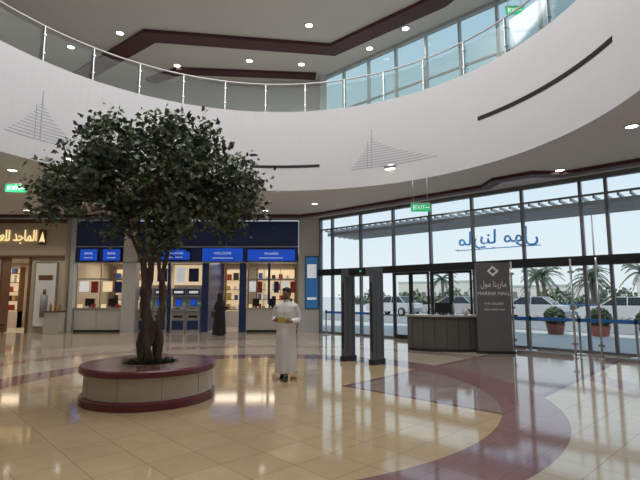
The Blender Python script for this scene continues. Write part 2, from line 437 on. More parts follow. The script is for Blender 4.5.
M_red = mat('goods_red', (0.35, 0.04, 0.03), 0.5)
def counter(x0, x1, n, name):
    b = MB()
    b.box(x0, x1, Y-0.15, Y+0.35, 0.1, 1.0, M_cab)
    b.box(x0, x1, Y-0.1, Y+0.3, 0.0, 0.1, M_dark)
    b.box(x0-0.0, x1+0.0, Y-0.2, Y+0.4, 1.0, 1.05, M_desktop)
    w = (x1-x0)/n
    for i in range(n):
        xa = x0+i*w
        b.box(xa+0.03, xa+w-0.03, Y-0.165, Y-0.15, 0.16, 0.94, M_cab)
        b.box(xa+w/2-0.08, xa+w/2+0.08, Y-0.18, Y-0.165, 0.78, 0.80, M_steel)
        b.face([(xa+0.02, Y, 1.05), (xa+w-0.02, Y, 1.05), (xa+w-0.02, Y, 2.3), (xa+0.02, Y, 2.3)], M_glass)
        b.box(xa-0.015, xa+0.015, Y-0.02, Y+0.03, 1.05, 2.98, M_steel)
        b.box(xa+w*0.3, xa+w*0.7, Y+0.15, Y+0.2, 1.12, 1.45, M_black)
        b.box(xa+w*0.47, xa+w*0.53, Y+0.15, Y+0.2, 1.05, 1.14, M_dark)
        b.box(xa+w*0.12, xa+w*0.3, Y-0.14, Y-0.05, 1.05, 1.2, M_warm)
        b.box(xa+w*0.72, xa+w*0.86, Y-0.14, Y-0.05, 1.05, 1.22, M_red)
        b.box(xa+w*0.1, xa+w*0.5, Y-0.005, Y+0.005, 1.75, 2.2, [M_text_w, M_warm][i % 2])
        b.box(xa+w*0.6, xa+w*0.9, Y-0.005, Y+0.005, 1.7, 2.2, [M_red, M_navy][i % 2])
    b.box(x0, x1, Y-0.02, Y+0.03, 2.28, 2.33, M_steel)
    b.build(name)
counter(-10.72, -8.65, 2, 'service_counter')
counter(-3.2, -1.02, 3, 'service_counter')

M_atm = mat('atm_grey', (0.42, 0.43, 0.45), 0.4, 0.1)
def atm(x):
    b = MB()
    pr = [(-0.28, 0.0), (-0.28, 0.85), (-0.36, 0.92), (-0.36, 0.98), (-0.12, 1.08), (-0.06, 1.5), (-0.26, 1.56), (-0.26, 1.9), (0.3, 1.9), (0.3, 0.0)]
    b.loft([[(-0.31, y, z) for y, z in pr], [(0.31, y, z) for y, z in pr]], M_atm, smooth=False)
    b.box(-0.27, 0.27, -0.275, -0.262, 1.6, 1.86, M_navy)
    b.box(-0.2, 0.2, -0.28, -0.275, 1.68, 1.78, M_text_w)
    b.box(-0.16, 0.10, -0.13, -0.10, 1.14, 1.42, M_screen)
    b.box(-0.17, 0.11, -0.12, -0.09, 1.12, 1.44, M_black)
    b.box(0.15, 0.25, -0.13, -0.09, 1.2, 1.25, M_green_e)
    b.box(-0.12, 0.08, -0.30, -0.2, 1.0, 1.03, M_black)
    b.box(-0.2, 0.2, -0.29, -0.28, 0.62, 0.72, M_black)
    b.box(-0.25, 0.25, -0.288, -0.28, 0.1, 0.5, M_navy)
    b.build('cash_machine', (x, Y+0.18, 0), 0, bevel=0.008)
for x in (-7.65, -7.0, -6.2, -5.55): atm(x)
b = MB()
for xa, xb in ((-8.0, -6.74), (-6.58, -5.22)):
    b.box(xa, xb, Y+0.5, Y+0.56, 0, 2.05, M_cab)
    b.box(xa, xb, Y+0.44, Y+0.5, 2.05, 2.95, M_warm)
    b.box(xa+0.1, xa+0.5, Y+0.42, Y+0.44, 2.15, 2.85, M_text_w); b.box(xa+0.65, xa+1.1, Y+0.42, Y+0.44, 2.2, 2.8, M_navy)
b.build('machine_surround_panel')

def screen(x0, x1, z0, z1, body, y=Y-0.16):
    e = empty('blue_display_screen', ((x0+x1)/2, y, (z0+z1)/2))
    w, h = (x1-x0)/2, (z1-z0)/2
    b = MB(); b.box(-w-0.03, w+0.03, 0, 0.06, -h-0.03, h+0.03, M_black); b.box(-w, w, -0.006, 0.0, -h, h, M_screen)
    b.build('panel', parent=e)
    text('caption', body, h*0.55, M_text_w, e, (0, -0.012, 0.06), (math.pi/2, 0, 0), 0.002)
    b = MB(); b.box(-w*0.5, w*0.5, -0.01, -0.006, -h*0.55, -h*0.45, M_text_w); b.build('underline', parent=e)
screen(-10.5, -9.75, 3.1, 3.6, 'BANK', Y-0.34)
screen(-9.5, -8.75, 3.1, 3.6, 'BANK', Y-0.34)
screen(-7.0, -5.75, 3.15, 3.6, 'EXCHANGE')
screen(-5.2, -3.4, 3.08, 3.66, 'WELCOME')
screen(-3.2, -1.1, 3.1, 3.6, 'TRANSFER')

def shelf(name, x0, x1, yb=23.95, step=0.45, dens=1.0):
    b = MB()
    b.box(x0, x1, yb-0.03, yb, 0.3, 2.9, M_warm)
    b.box(x0-0.04, x0, yb-0.4, yb, 0, 3.0, M_wood); b.box(x1, x1+0.04, yb-0.4, yb, 0, 3.0, M_wood)
    b.box(x0-0.04, x1+0.04, yb-0.42, yb-0.03, 0, 0.8, M_cab)
    cols = [M_red, mat('goods_white', (0.7, 0.68, 0.62), 0.5), mat('goods_blue', (0.04, 0.10, 0.35), 0.5), mat('goods_gold', (0.5, 0.35, 0.12), 0.4), M_dark]
    z = 0.85
    while z < 2.7:
        b.box(x0, x1, yb-0.38, yb-0.03, z, z+0.03, M_wood)
        x = x0+0.06
        while x < x1-0.3:
            w = random.uniform(0.12, 0.28); h = random.uniform(0.14, 0.36)
            b.box(x, x+w, yb-0.3, yb-0.12, z+0.03, z+0.03+h, random.choice(cols)); x += w+random.uniform(0.04, 0.2)
        z += step
    b.build(name)
shelf('display_shelf', -10.5, -8.8, step=0.5)
shelf('display_shelf', -4.8, -3.7, step=0.5); shelf('display_shelf', -3.2, -1.3, step=0.5)

e = empty('wall_banner', (-0.36, 20.36, 2.15))
b = MB(); b.box(-0.3, 0.3, 0, 0.03, -1.15, 1.15, M_dark); b.box(-0.27, 0.27, -0.008, 0, -1.12, 1.12, mat('banner_blue', (0.03, 0.13, 0.34), 0.5, emis=(0.04, 0.2, 0.5), est=0.3))
b.box(-0.2, 0.2, -0.012, -0.008, 0.2, 0.8, M_text_w); b.box(-0.2, 0.2, -0.012, -0.008, -0.75, -0.65, M_text_w)
b.build('panel', parent=e)

# ------------------------------------------------------------ perfume shop (left)
b = MB(); YL = 19.9
b.box(-17.9, -11.0, YL, 20.45, 3.25, 4.88, M_beige)
b.box(-17.9, -11.0, YL-0.06, YL, 3.2, 3.3, M_wood)
b.box(-17.9, -11.0, YL-0.05, YL, 4.7, 4.88, M_wood)
for xa, xb in ((-12.45, -11.0), (-14.6, -13.75), (-17.9, -16.4)):
    b.box(xa, xb, YL+0.05, 20.45, 0, 3.25, M_beige)
for xa in (-12.55, -13.75, -16.4, -14.7):
    b.box(xa, xa+0.1, YL, 20.45, 0, 3.25, M_wood)
b.box(-17.9, -11.0, 23.4, 23.5, 0, 3.3, M_beige); b.box(-11.05, -11.0, 20.45, 23.5, 0, 3.3, M_beige)
b.box(-18, -17.9, 20.45, 23.5, 0, 3.3, M_beige); b.box(-17.9, -11.0, 20.45, 23.5, 3.2, 3.3, M_ceil)
b.box(-17.9, -11.0, 19.9, 23.5, -0.05, 0.004, M_cream)
b.build('perfume_shop_front', bevel=0.004)
shelf('display_shelf', -13.9, -12.8, 23.35); shelf('display_shelf', -16.2, -14.9, 23.35)
e = empty('shop_sign', (-13.3, YL-0.04, 4.1))
S1 = '\uFE8D\uFEDF\uFEE4\uFE8E\uFE9F\uFEAA'; S2 = '\uFEDF\uFEE0\uFECC\uFEEE\uFEA9'
text('letters', ar(S1+' '+S2), 0.68, M_gold, e, (0.03, 0, 0.03), (math.pi/2, 0, 0), 0.02, sx=0.62)
b = MB(); b.box(1.14, 1.44, -0.03, 0.02, -0.32, 0.32, M_wood)
b.face([(1.17, -0.035, -0.2), (1.41, -0.035, -0.2), (1.29, -0.035, 0.24)], M_gold)
b.tube([(1.19, -0.04, -0.24), (1.29, -0.04, 0.0), (1.39, -0.04, -0.24)], 0.015, M_gold, 6)
b.build('emblem', parent=e)
def poster(name, x, y, w, z0, z1, cols):
    e = empty(name, (x, y, 0)); b = MB()
    b.box(-w/2, w/2, 0, 0.04, z0, z1, M_steel); b.box(-w/2+0.04, w/2-0.04, -0.006, 0, z0+0.04, z1-0.04, cols[0])
    h = z1-z0
    b.cyl(0, -0.02, z0+h*0.15, z0+h*0.5, w*0.16, cols[1], 16); b.cyl(0, -0.02, z0+h*0.5, z0+h*0.58, w*0.07, cols[2], 12)
    b.box(-w*0.32, w*0.32, -0.012, -0.006, z0+h*0.72, z0+h*0.8, cols[2])
    b.build('panel', parent=e); return e
poster('perfume_poster', -11.75, 19.86, 0.95, 0.25, 3.0, (mat('poster_cream', (0.55, 0.52, 0.48), 0.5, emis=(0.8, 0.75, 0.7), est=0.12), mat('poster_grey', (0.3, 0.3, 0.32), 0.4), M_wood))
def chair(loc, rz):
    b = MB()
    for x in (-0.2, 0.2):
        for y in (-0.2, 0.2):
            b.box(x-0.02, x+0.02, y-0.02, y+0.02, 0, 0.45 if y < 0 else 0.92, M_wood)
    b.box(-0.23, 0.23, -0.23, 0.23, 0.42, 0.48, M_dark)
    for z in (0.58, 0.70, 0.82): b.box(-0.19, 0.19, 0.185, 0.21, z, z+0.07, M_wood)
    b.build('visitor_chair', loc, rz, bevel=0.006)
chair((-12.6, 18.2, 0), 2.4); chair((-13.4, 18.4, 0), 1.2)
b = MB(); b.box(-0.3, 0.3, -0.25, 0.25, 0, 0.9, M_cab); b.box(-0.33, 0.33, -0.28, 0.28, 0.9, 0.95, M_wood)
for x, z in ((-0.18, 1.2), (0, 1.3), (0.18, 1.15)):
    b.cyl(x, 0, 0.95, z, 0.05, mat('perfume_glass', (0.45, 0.28, 0.08), 0.2), 12); b.cyl(x, 0, z, z+0.06, 0.02, M_dark, 10)
b.build('perfume_pedestal', (-10.95, 19.3, 0), 0.1, bevel=0.008)

# ------------------------------------------------------------ exit signs
def exit_sign(loc, rz, ztop):
    e = empty('exit_sign', loc, rz); b = MB()
    b.box(-0.27, 0.27, -0.03, 0.03, -0.11, 0.11, M_green_e); b.box(-0.285, 0.285, -0.04, 0.04, 0.11, 0.14, M_steel)
    for x in (-0.2, 0.2): b.cyl(x, 0, 0.14, ztop-loc[2], 0.008, M_steel, 6)
    yy = -0.034
    b.box(-0.21, -0.19, yy, yy+0.005, -0.07, 0.07, M_text_w); b.box(0.12, 0.22, yy, yy+0.005, -0.01, 0.01, M_text_w)
    b.face([(0.22, yy, 0.03), (0.25, yy, 0), (0.22, yy, -0.03)], M_text_w)
    b.build('panel', parent=e)
    text('caption', 'EXIT', 0.15, M_text_w, e, (-0.03, -0.034, 0), (math.pi/2, 0, 0), 0.002)
exit_sign((2.85, 12.9, 4.06), 0, ZC); exit_sign((-8.45, 12.6, 4.55), 0.2, ZC); exit_sign((6.0, 13.3, 10.3), 0, ZU)

# ------------------------------------------------------------ planter + tree
PX, PY = -2.70, 7.55
b = MB(); k_ = 0.90
def L_(pr): return [(r*k_, z) for r, z in pr]
b.lathe(L_([(1.12, 0.0), (1.12, 0.10), (1.07, 0.12), (1.06, 0.125)]), 0, 0, M_maroon_g, 96)
b.lathe(L_([(1.06, 0.12), (1.06, 0.44)]), 0, 0, M_cream, 96)
b.lathe(L_([(1.06, 0.44), (1.13, 0.45), (1.14, 0.47), (1.14, 0.53), (1.12, 0.55), (0.98, 0.55)]), 0, 0, M_maroon_g, 96)
b.lathe(L_([(0.98, 0.55), (0.97, 0.545), (0.50, 0.545), (0.48, 0.55), (0.44, 0.55), (0.44, 0.40)]), 0, 0, M_seat, 96)
b.lathe(L_([(0.46, 0.47), (0.3, 0.50), (0.02, 0.52)]), 0, 0, M_soil, 48)
for i in range(10):
    a = 2*math.pi*i/10+0.2; x, y = 1.062*k_*math.cos(a), 1.062*k_*math.sin(a)
    b.box(x-0.003, x+0.003, y-0.003, y+0.003, 0.125, 0.44, M_seam, a)
b.build('round_planter', (PX, PY, 0))

b = MB(); b.nonorm = True
def bez(p0, p1, p2, p3, n):
    p0, p1, p2, p3 = map(Vector, (p0, p1, p2, p3))
    return [p0*(1-t)**3+p1*3*t*(1-t)**2+p2*3*t*t*(1-t)+p3*t**3 for t in [i/n for i in range(n+1)]]
stems = [((-0.10, -0.05), (0.26, 0.05, 1.2), (-0.36, 0.1, 2.3), (-0.35, 0, 3.6), 0.052),
         ((0.10, 0.02), (-0.26, -0.1, 1.3), (0.14, -0.1, 2.2), (0.05, 0.1, 3.8), 0.060),
         ((0.05, 0.10), (0.26, 0.15, 1.4), (-0.05, 0.1, 2.5), (0.55, 0.15, 3.4), 0.046),
         ((-0.14, 0.06), (-0.18, 0.2, 1.5), (0.0, 0.2, 2.1), (-0.8, 0.1, 3.4), 0.045),
         ((0.0, -0.10), (0.12, -0.18, 1.3), (-0.24, -0.2, 2.2), (0.2, -0.4, 3.5), 0.042),
         ((0.16, -0.06), (0.24, -0.1, 1.1), (0.30, -0.1, 2.4), (-0.1, -0.2, 3.5), 0.038)]
tips = []
for (bx, by), c1, c2, c3, r in stems:
    P = bez((bx, by, 0.45), c1, c2, c3, 16)
    P = [p+Vector((0.035*math.sin(i*1.3+bx*30), 0.03*math.cos(i*1.7), 0)) if 0 < i else p for i, p in enumerate(P)]
    b.tube(P, [r*(1.3-0.85*i/16) for i in range(17)], M_bark, 8)
    tips += P[10:]
lobes = [((-0.15, 0, 3.82), (1.15, 1.1, 0.75), 60), ((-1.15, -0.05, 3.55), (0.75, 0.8, 0.52), 34), ((0.9, 0.05, 3.5), (0.78, 0.8, 0.6), 36),
         ((0.4, 0.0, 4.18), (0.75, 0.7, 0.45), 22), ((-0.6, 0.1, 4.1), (0.65, 0.7, 0.45), 19), ((-0.6, -0.2, 3.0), (0.6, 0.6, 0.42), 14),
         ((0.5, -0.1, 2.95), (0.6, 0.6, 0.4), 14), ((-1.75, 0, 3.25), (0.35, 0.4, 0.28), 8), ((1.5, 0, 3.2), (0.35, 0.4, 0.42), 14), ((0.25, -0.1, 2.6), (0.25, 0.3, 0.42), 8), ((-1.85, 0, 2.95), (0.18, 0.3, 0.25), 3), ((1.35, 0, 2.85), (0.3, 0.3, 0.22), 5)]
leafm = [M_leaf1, M_leaf1, M_leaf2, M_leaf2, M_leaf3]
for c, rr, n in lobes:
    for i in range(n):
        while True:
            q = Vector([random.uniform(-1, 1) for _ in range(3)])
            if 0.25 < q.length < 1: break
        q = q*(0.5+0.55*q.length)
        e_ = Vector((c[0]+q.x*rr[0], c[1]+q.y*rr[1], c[2]+q.z*rr[2]))
        t0 = min(tips, key=lambda t: (t-e_).length+random.uniform(0, 0.3))
        mid = (t0+e_)/2+Vector((random.uniform(-.1, .1), random.uniform(-.1, .1), random.uniform(0, 0.15)))
        b.tube([t0, mid, e_], [0.016, 0.010, 0.005], M_bark, 5)
        for k in range(46):
            f = random.random()
            base = mid.lerp(e_, f) if k < 10 else e_
            p = base+Vector([random.gauss(0, 0.125), random.gauss(0, 0.125), random.gauss(0, 0.10)])
            d = Vector([random.uniform(-1, 1), random.uniform(-1, 1), random.uniform(-1, 0.5)]).normalized()
            s_ = d.cross(Vector([random.uniform(-1, 1), random.uniform(-1, 1), random.uniform(-1, 1)])).normalized()
            nn = d.cross(s_); l = random.uniform(0.075, 0.13); w = l*0.34
            m_ = random.choice(leafm)
            b.face([p, p+d*l*0.45+s_*w+nn*0.012, p+d*l, p+d*l*0.5-nn*0.006], m_)
            b.face([p, p+d*l*0.5-nn*0.006, p+d*l, p+d*l*0.45-s_*w+nn*0.012], m_)
b.build('potted_tree', (PX-0.05, PY, 0.0))
b = MB(); b.nonorm = True
for i in range(420):
    a = random.uniform(0, 6.283); r = 0.37*math.sqrt(random.random()); p = Vector((r*math.cos(a), r*math.sin(a), 0.5))
    d = Vector((math.cos(a)*0.5+random.uniform(-.4, .4), math.sin(a)*0.5+random.uniform(-.4, .4), random.uniform(0.4, 1))).normalized()
    s_ = d.cross(Vector((0, 0, 1))).normalized(); l = random.uniform(0.06, 0.14)
    b.face([p, p+d*l*0.5+s_*0.018, p+d*l, p+d*l*0.5-s_*0.018], random.choice([M_leaf1, M_leaf2]))
b.build('groundcover_plants', (PX, PY, 0))

# ------------------------------------------------------------ metal detector gate
b = MB()
for x in (-0.44, 0.44):
    b.box(x-0.06, x+0.06, -0.20, 0.20, 0.0, 2.10, M_gate)
    b.box(x-0.075, x+0.075, -0.23, 0.23, 0.0, 0.12, M_black)
    for yy in (-0.206, 0.20): b.box(x-0.03, x+0.03, yy, yy+0.006, 0.3, 1.9, M_dark)
    for yy in (-0.1, 0.1): b.box(x-0.064, x+0.064, yy-0.006, yy+0.006, 0.15, 2.05, M_dark)
b.box(-0.50, 0.50, -0.18, 0.18, 2.06, 2.26, M_gate)
b.box(-0.25, 0.25, -0.21, -0.17, 2.10, 2.24, M_black); b.box(0.10, 0.16, -0.215, -0.208, 2.15, 2.19, M_green_e)
b.build('metal_detector_gate', (1.02, 11.35, 0), FANG, bevel=0.02)

# reception desk (curved)
b = MB()
def curved(r0, r1, z0, z1, m, a0=-33, a1=33):
    b.arc(0, 2.0, r0, r1, rad(-90+a0), rad(-90+a1), z0, z1, m, 24)
curved(1.95, 2.0, 0.08, 0.98, M_desk); curved(1.98, 2.03, 0.0, 0.08, M_dark, -32, 32)
curved(1.45, 2.06, 0.98, 1.03, M_desktop, -35, 35); curved(1.5, 1.95, 0.72, 0.75, M_desk)
for k in range(-3, 4):
    a = rad(-90+k*9.5); b.box(2.003*math.cos(a)-0.006, 2.003*math.cos(a)+0.006, 2+2.003*math.sin(a)-0.005, 2+2.003*math.sin(a)+0.004, 0.1, 0.97, M_dark)
for sgn in (-1, 1):
    a = rad(-90+33*sgn); cx_, cy_ = 1.73*math.cos(a), 2+1.73*math.sin(a)
    b.box(cx_-0.25, cx_+0.25, cy_-0.03, cy_+0.03, 0, 0.98, M_desk, a)
b.box(-0.3, 0.15, 0.2, 0.23, 1.10, 1.38, M_black); b.box(-0.1, -0.05, 0.2, 0.24, 1.03, 1.12, M_dark); b.box(-0.18, 0.03, 0.14, 0.3, 1.03, 1.045, M_dark)
b.blob((0.55, 0.15, 1.12), (0.09, 0.09, 0.09), M_cab)
b.build('reception_desk', (3.6, 13.35, 0), rad(-12), bevel=0.0)

# totem sign
e = empty('information_totem', (4.85, 13.05, 0), rad(-8))
b = MB(); b.box(-0.45, 0.45, -0.1, 0.1, 0.0, 2.5, M_tot); b.box(-0.5, 0.5, -0.14, 0.14, 0, 0.08, M_dark)
M_tl = mat('totem_letter', (0.8, 0.8, 0.8), 0.5)
b.face([(0, -0.104, 2.12), (0.16, -0.104, 2.27), (0, -0.104, 2.42), (-0.16, -0.104, 2.27)], M_tl)
b.face([(0, -0.106, 2.19), (0.085, -0.106, 2.27), (0, -0.106, 2.35), (-0.085, -0.106, 2.27)], M_tot)
b.build('board', parent=e, bevel=0.008)
text('arabic_title', ar(MARINA+' '+MALL), 0.24, M_tl, e, (0, -0.105, 1.9), ext=0.003, sx=0.72)
text('latin_title', 'MARINA MALL', 0.135, M_tl, e, (0, -0.105, 1.64), ext=0.003)
text('caption_1', 'THE GALLERY', 0.085, M_tl, e, (0, -0.105, 1.36), ext=0.003)
text('caption_2', 'WELCOMES YOU', 0.07, M_tl, e, (0, -0.105, 1.2), ext=0.003)

# ------------------------------------------------------------ downlights
def downlight(x, y, z, r=0.11, power=60, warm=(1, 0.9, 0.76)):
    b = MB(); b.lathe([(r*1.25, 0), (r*1.25, -0.02), (r, -0.025), (r*0.95, 0.0)], 0, 0, M_steel, 24)
    b.cyl(0, 0, -0.018, -0.006, r*0.95, M_lamp, 20)
    b.build('ceiling_downlight', (x, y, z))
    if power:
        l = bpy.data.lights.new('downlight_lamp', 'SPOT'); l.energy = power; l.color = warm; l.spot_size = rad(120); l.spot_blend = 0.8; l.shadow_soft_size = 0.1
        o = bpy.data.objects.new('downlight_lamp', l); sc.collection.objects.link(o); o.location = (x, y, z-0.06)
for x, y in ((-8.4, 12.3), (6.3, 9.0), (4.3, 15.5), (6.55, 12.3), (-7.8, 15.2), (-4.0, 16.5), (-0.2, 17.0), (-11.5, 16), (-13, 11), (-11, 6), (7.5, 4), (4.5, -1.5), (-1, -2), (-7, -1.5), (2.2, 17.2), (-6.5, 18.3), (-2.2, 18.4), (-10, 18.5), (-13.2, 18.3), (-14.6, 18.3), (-11.8, 18.3)):  # those before the perfume shop are added to brighten its front
    downlight(x, y, ZC, power=90)
for x, y in ((-7.6, 16.5), (-6.2, 19.0), (-0.4, 16.0), (-3.0, 18.6), (3.2, 16.2), (-10, 17.5), (-0.8, 18.9), (5.8, 12.5), (-9.5, 13.5), (2.0, 17.6)):
    downlight(x, y, ZU, r=0.13, power=90)
def ring_lamp(deg, z):
    a = rad(deg); x, y = CX+(R-0.13)*math.cos(a), CY+(R-0.13)*math.sin(a)
    b = MB(); b.box(-0.02, 0.13, -0.03, 0.03, 0.0, 0.05, M_steel); b.loft([[(0.1*s*math.cos(t), 0.2*s*math.sin(t), zz) for t in [2*math.pi*k/20 for k in range(20)]] for s, zz in ((0.9, -0.05), (1, 0.0), (1, 0.05), (0.7, 0.08))], M_steel)
    b.loft([[(0.085*math.cos(t), 0.17*math.sin(t), zz) for t in [2*math.pi*k/20 for k in range(20)]] for zz in (-0.065, -0.05)], mat('wall_lamp_lens', (1, 1, 1), 0.4, emis=(1, 0.95, 0.86), est=3))
    b.build('ring_wall_lamp', (x, y, z), a)
ring_lamp(58, 5.42); ring_lamp(143, 5.22)

def area(name, loc, sx, sy, power, col=(1, 1, 1), rot=(0, 0, 0), shape='RECTANGLE'):
    l = bpy.data.lights.new(name, 'AREA'); l.shape = shape; l.size = sx; l.size_y = sy; l.energy = power; l.color = col
    o = bpy.data.objects.new(name, l); sc.collection.objects.link(o); o.location = loc; o.rotation_euler = rot
    return o
area('shop_ceiling_light', (-5.9, 22.2, 3.15), 9, 1.5, 150, (1, 0.88, 0.70))
area('shop_ceiling_light', (-14.4, 21.9, 3.15), 6, 1.5, 90, (1, 0.8, 0.58))
area('added_atrium_light', (CX, CY, ZU+0.05), 10.0, 10.0, 720, (1.0, 0.98, 0.95), shape='DISK')  # unseen light added above the atrium to brighten the interior
b = MB()
b.cyl(CX, CY, ZU+0.25, ZU+0.35, 5.3, mat('glowing_sun_block', (0.8, 0.8, 0.8), 0.6, emis=(0.95, 0.97, 1.0), est=0.8), 64)  # unseen disc added to keep the sun out, with a faint glow
for i in range(8):
    a = math.pi*i/8; b.tube([(CX-5.3*math.cos(a), CY-5.3*math.sin(a), ZU+0.18), (CX+5.3*math.cos(a), CY+5.3*math.sin(a), ZU+0.18)], 0.05, M_grey, 6)
b.build('added_overhead_panel')  # added out-of-view sun blocker with its bars

# ------------------------------------------------------------ people
def hand(M, w, d, n, side, m, curl=0.6):
    w, d, n = Vector(w), Vector(d).normalized(), Vector(n).normalized()
    n = (n-d*n.dot(d)).normalized()
    s = d.cross(n).normalized()*side
    M.tube([w-d*0.03, w+d*0.01, w+d*0.05, w+d*0.085], [0.026, 0.025, 0.026, 0.021], m, 10)
    for o in (-0.022, 0.022):
        M.tube([w+d*0.01+s*o*0.5, w+d*0.05+s*o, w+d*0.085+s*o], [0.017, 0.018, 0.014], m, 8)
    for o, L in ((-0.033, 0.058), (-0.011, 0.070), (0.011, 0.076), (0.033, 0.066)):
        q = w+d*0.075+s*o; pts = [q]; dd = d.copy()
        for k, f in enumerate((0.3, 0.4, 0.3, 0.25)):
            q = q+dd*L*f; pts.append(q)
            dd = (dd+n*curl*0.7).normalized()
        M.tube(pts, [0.010, 0.0095, 0.009, 0.0085, 0.007], m, 8)
    p = w+d*0.02+s*0.028
    M.tube([p, p+s*0.022+d*0.025+n*0.008, p+s*0.03+d*0.052+n*0.02, p+s*0.026+d*0.075+n*0.028], [0.014, 0.013, 0.011, 0.008], m, 8)

def head_parts(parent, skin, cz, yaw=0.0, cy=-0.015, hair=True, tilt=0.0):
    g = empty('head_group', (0, cy, cz), yaw); g.parent = parent; g.rotation_euler = (tilt, 0, yaw)
    M = MB()
    M.blob((0, 0.01, 0.02), (0.075, 0.095, 0.098), skin, 20, 14)
    M.blob((0, -0.02, -0.045), (0.057, 0.068, 0.068), skin, 16, 12)
    M.blob((0, -0.05, -0.088), (0.026, 0.026, 0.022), skin, 12, 8)
    M.blob((0, -0.078, 0.03), (0.05, 0.018, 0.012), skin, 12, 8)
    M.tube([(0, -0.080, 0.02), (0, -0.093, -0.010), (0, -0.100, -0.026)], [0.008, 0.010, 0.012], skin, 8)
    for sx in (-1, 1):
        M.blob((sx*0.010, -0.092, -0.028), (0.008, 0.008, 0.006), skin, 8, 6)
        M.blob((sx*0.04, -0.068, -0.02), (0.02, 0.02, 0.016), skin, 10, 8)
        if hair: M.blob((sx*0.078, 0.012, -0.005), (0.010, 0.018, 0.030), skin, 10, 8)
    M.tube([(0, 0.02, -0.17), (0, 0.015, -0.12), (0, 0.01, -0.05)], [0.064, 0.058, 0.055], skin, 14)
    M.build('head', parent=g, remesh=0.005, smooth=2)
    E = MB()
    for sx in (-1, 1):
        E.blob((sx*0.030, -0.077, 0.006), (0.012, 0.008, 0.0055), M_eye, 10, 8)
        E.blob((sx*0.030, -0.083, 0.006), (0.0055, 0.004, 0.0055), M_hair, 8, 6)
        E.tube([(sx*0.014, -0.095, 0.024), (sx*0.032, -0.094, 0.029), (sx*0.050, -0.082, 0.022)], [0.003, 0.0045, 0.002], M_hair, 6)
    E.tube([(-0.022, -0.083, -0.056), (0, -0.090, -0.053), (0.022, -0.083, -0.056)], [0.003, 0.0055, 0.003], M_lip, 8)
    E.build('face_features', parent=g)
    if hair:
        H = MB()
        H.blob((0, 0.025, 0.045), (0.084, 0.098, 0.088), M_hair, 20, 12)
        H.blob((0, 0.062, 0.0), (0.076, 0.052, 0.075), M_hair, 16, 10)
        H.blob((0, -0.035, 0.092), (0.062, 0.05, 0.032), M_hair, 16, 10)
        for sx in (-1, 1): H.blob((sx*0.070, 0.015, 0.03), (0.014, 0.035, 0.035), M_hair, 10, 8)
        H.build('hair', parent=g, remesh=0.006, smooth=2)
        Bd = MB()
        Bd.tube([(-0.058, -0.03, -0.045), (-0.045, -0.058, -0.082), (0, -0.078, -0.100), (0.045, -0.058, -0.082), (0.058, -0.03, -0.045)], [0.006, 0.009, 0.013, 0.009, 0.006], M_hair, 8)
        Bd.tube([(-0.026, -0.086, -0.050), (0, -0.093, -0.043), (0.026, -0.086, -0.050)], [0.003, 0.004, 0.003], M_hair, 6)
        Bd.build('beard', parent=g)
    return g

def ring(cx, cy, z, rx, ry, fold=0.0, nf=9, ph=0.0, n=40):
    return [(cx+rx*(1+fold*math.sin(nf*t+ph))*math.cos(t), cy+ry*(1+fold*math.sin(nf*t+ph))*math.sin(t), z) for t in [2*math.pi*j/n for j in range(n)]]

def shoe(M, x, y, z, m, pitch=0.0, yaw=0.0):
    prof = [(0.085, 0.022, 0.03, 0.035), (0.06, 0.036, 0.045, 0.045), (0.0, 0.038, 0.045, 0.045), (-0.07, 0.046, 0.033, 0.034), (-0.13, 0.045, 0.026, 0.027), (-0.17, 0.026, 0.018, 0.02)]
    rings = []
    for yy, rx, rz_, cz in prof:
        rr = []
        for j in range(14):
            t = 2*math.pi*j/14; px, py, pz = rx*math.cos(t), yy, cz+rz_*math.sin(t)
            pz = max(0.0, pz)
            by = -0.12; dy = py-by; py2 = by+dy*math.cos(pitch)-pz*math.sin(pitch); pz2 = dy*math.sin(pitch)+pz*math.cos(pitch)
            qx = px*math.cos(yaw)-py2*math.sin(yaw); qy = px*math.sin(yaw)+py2*math.cos(yaw)
            rr.append((x+qx, y+qy, z+max(0, pz2)))
        rings.append(rr)
    M.loft(rings, m)

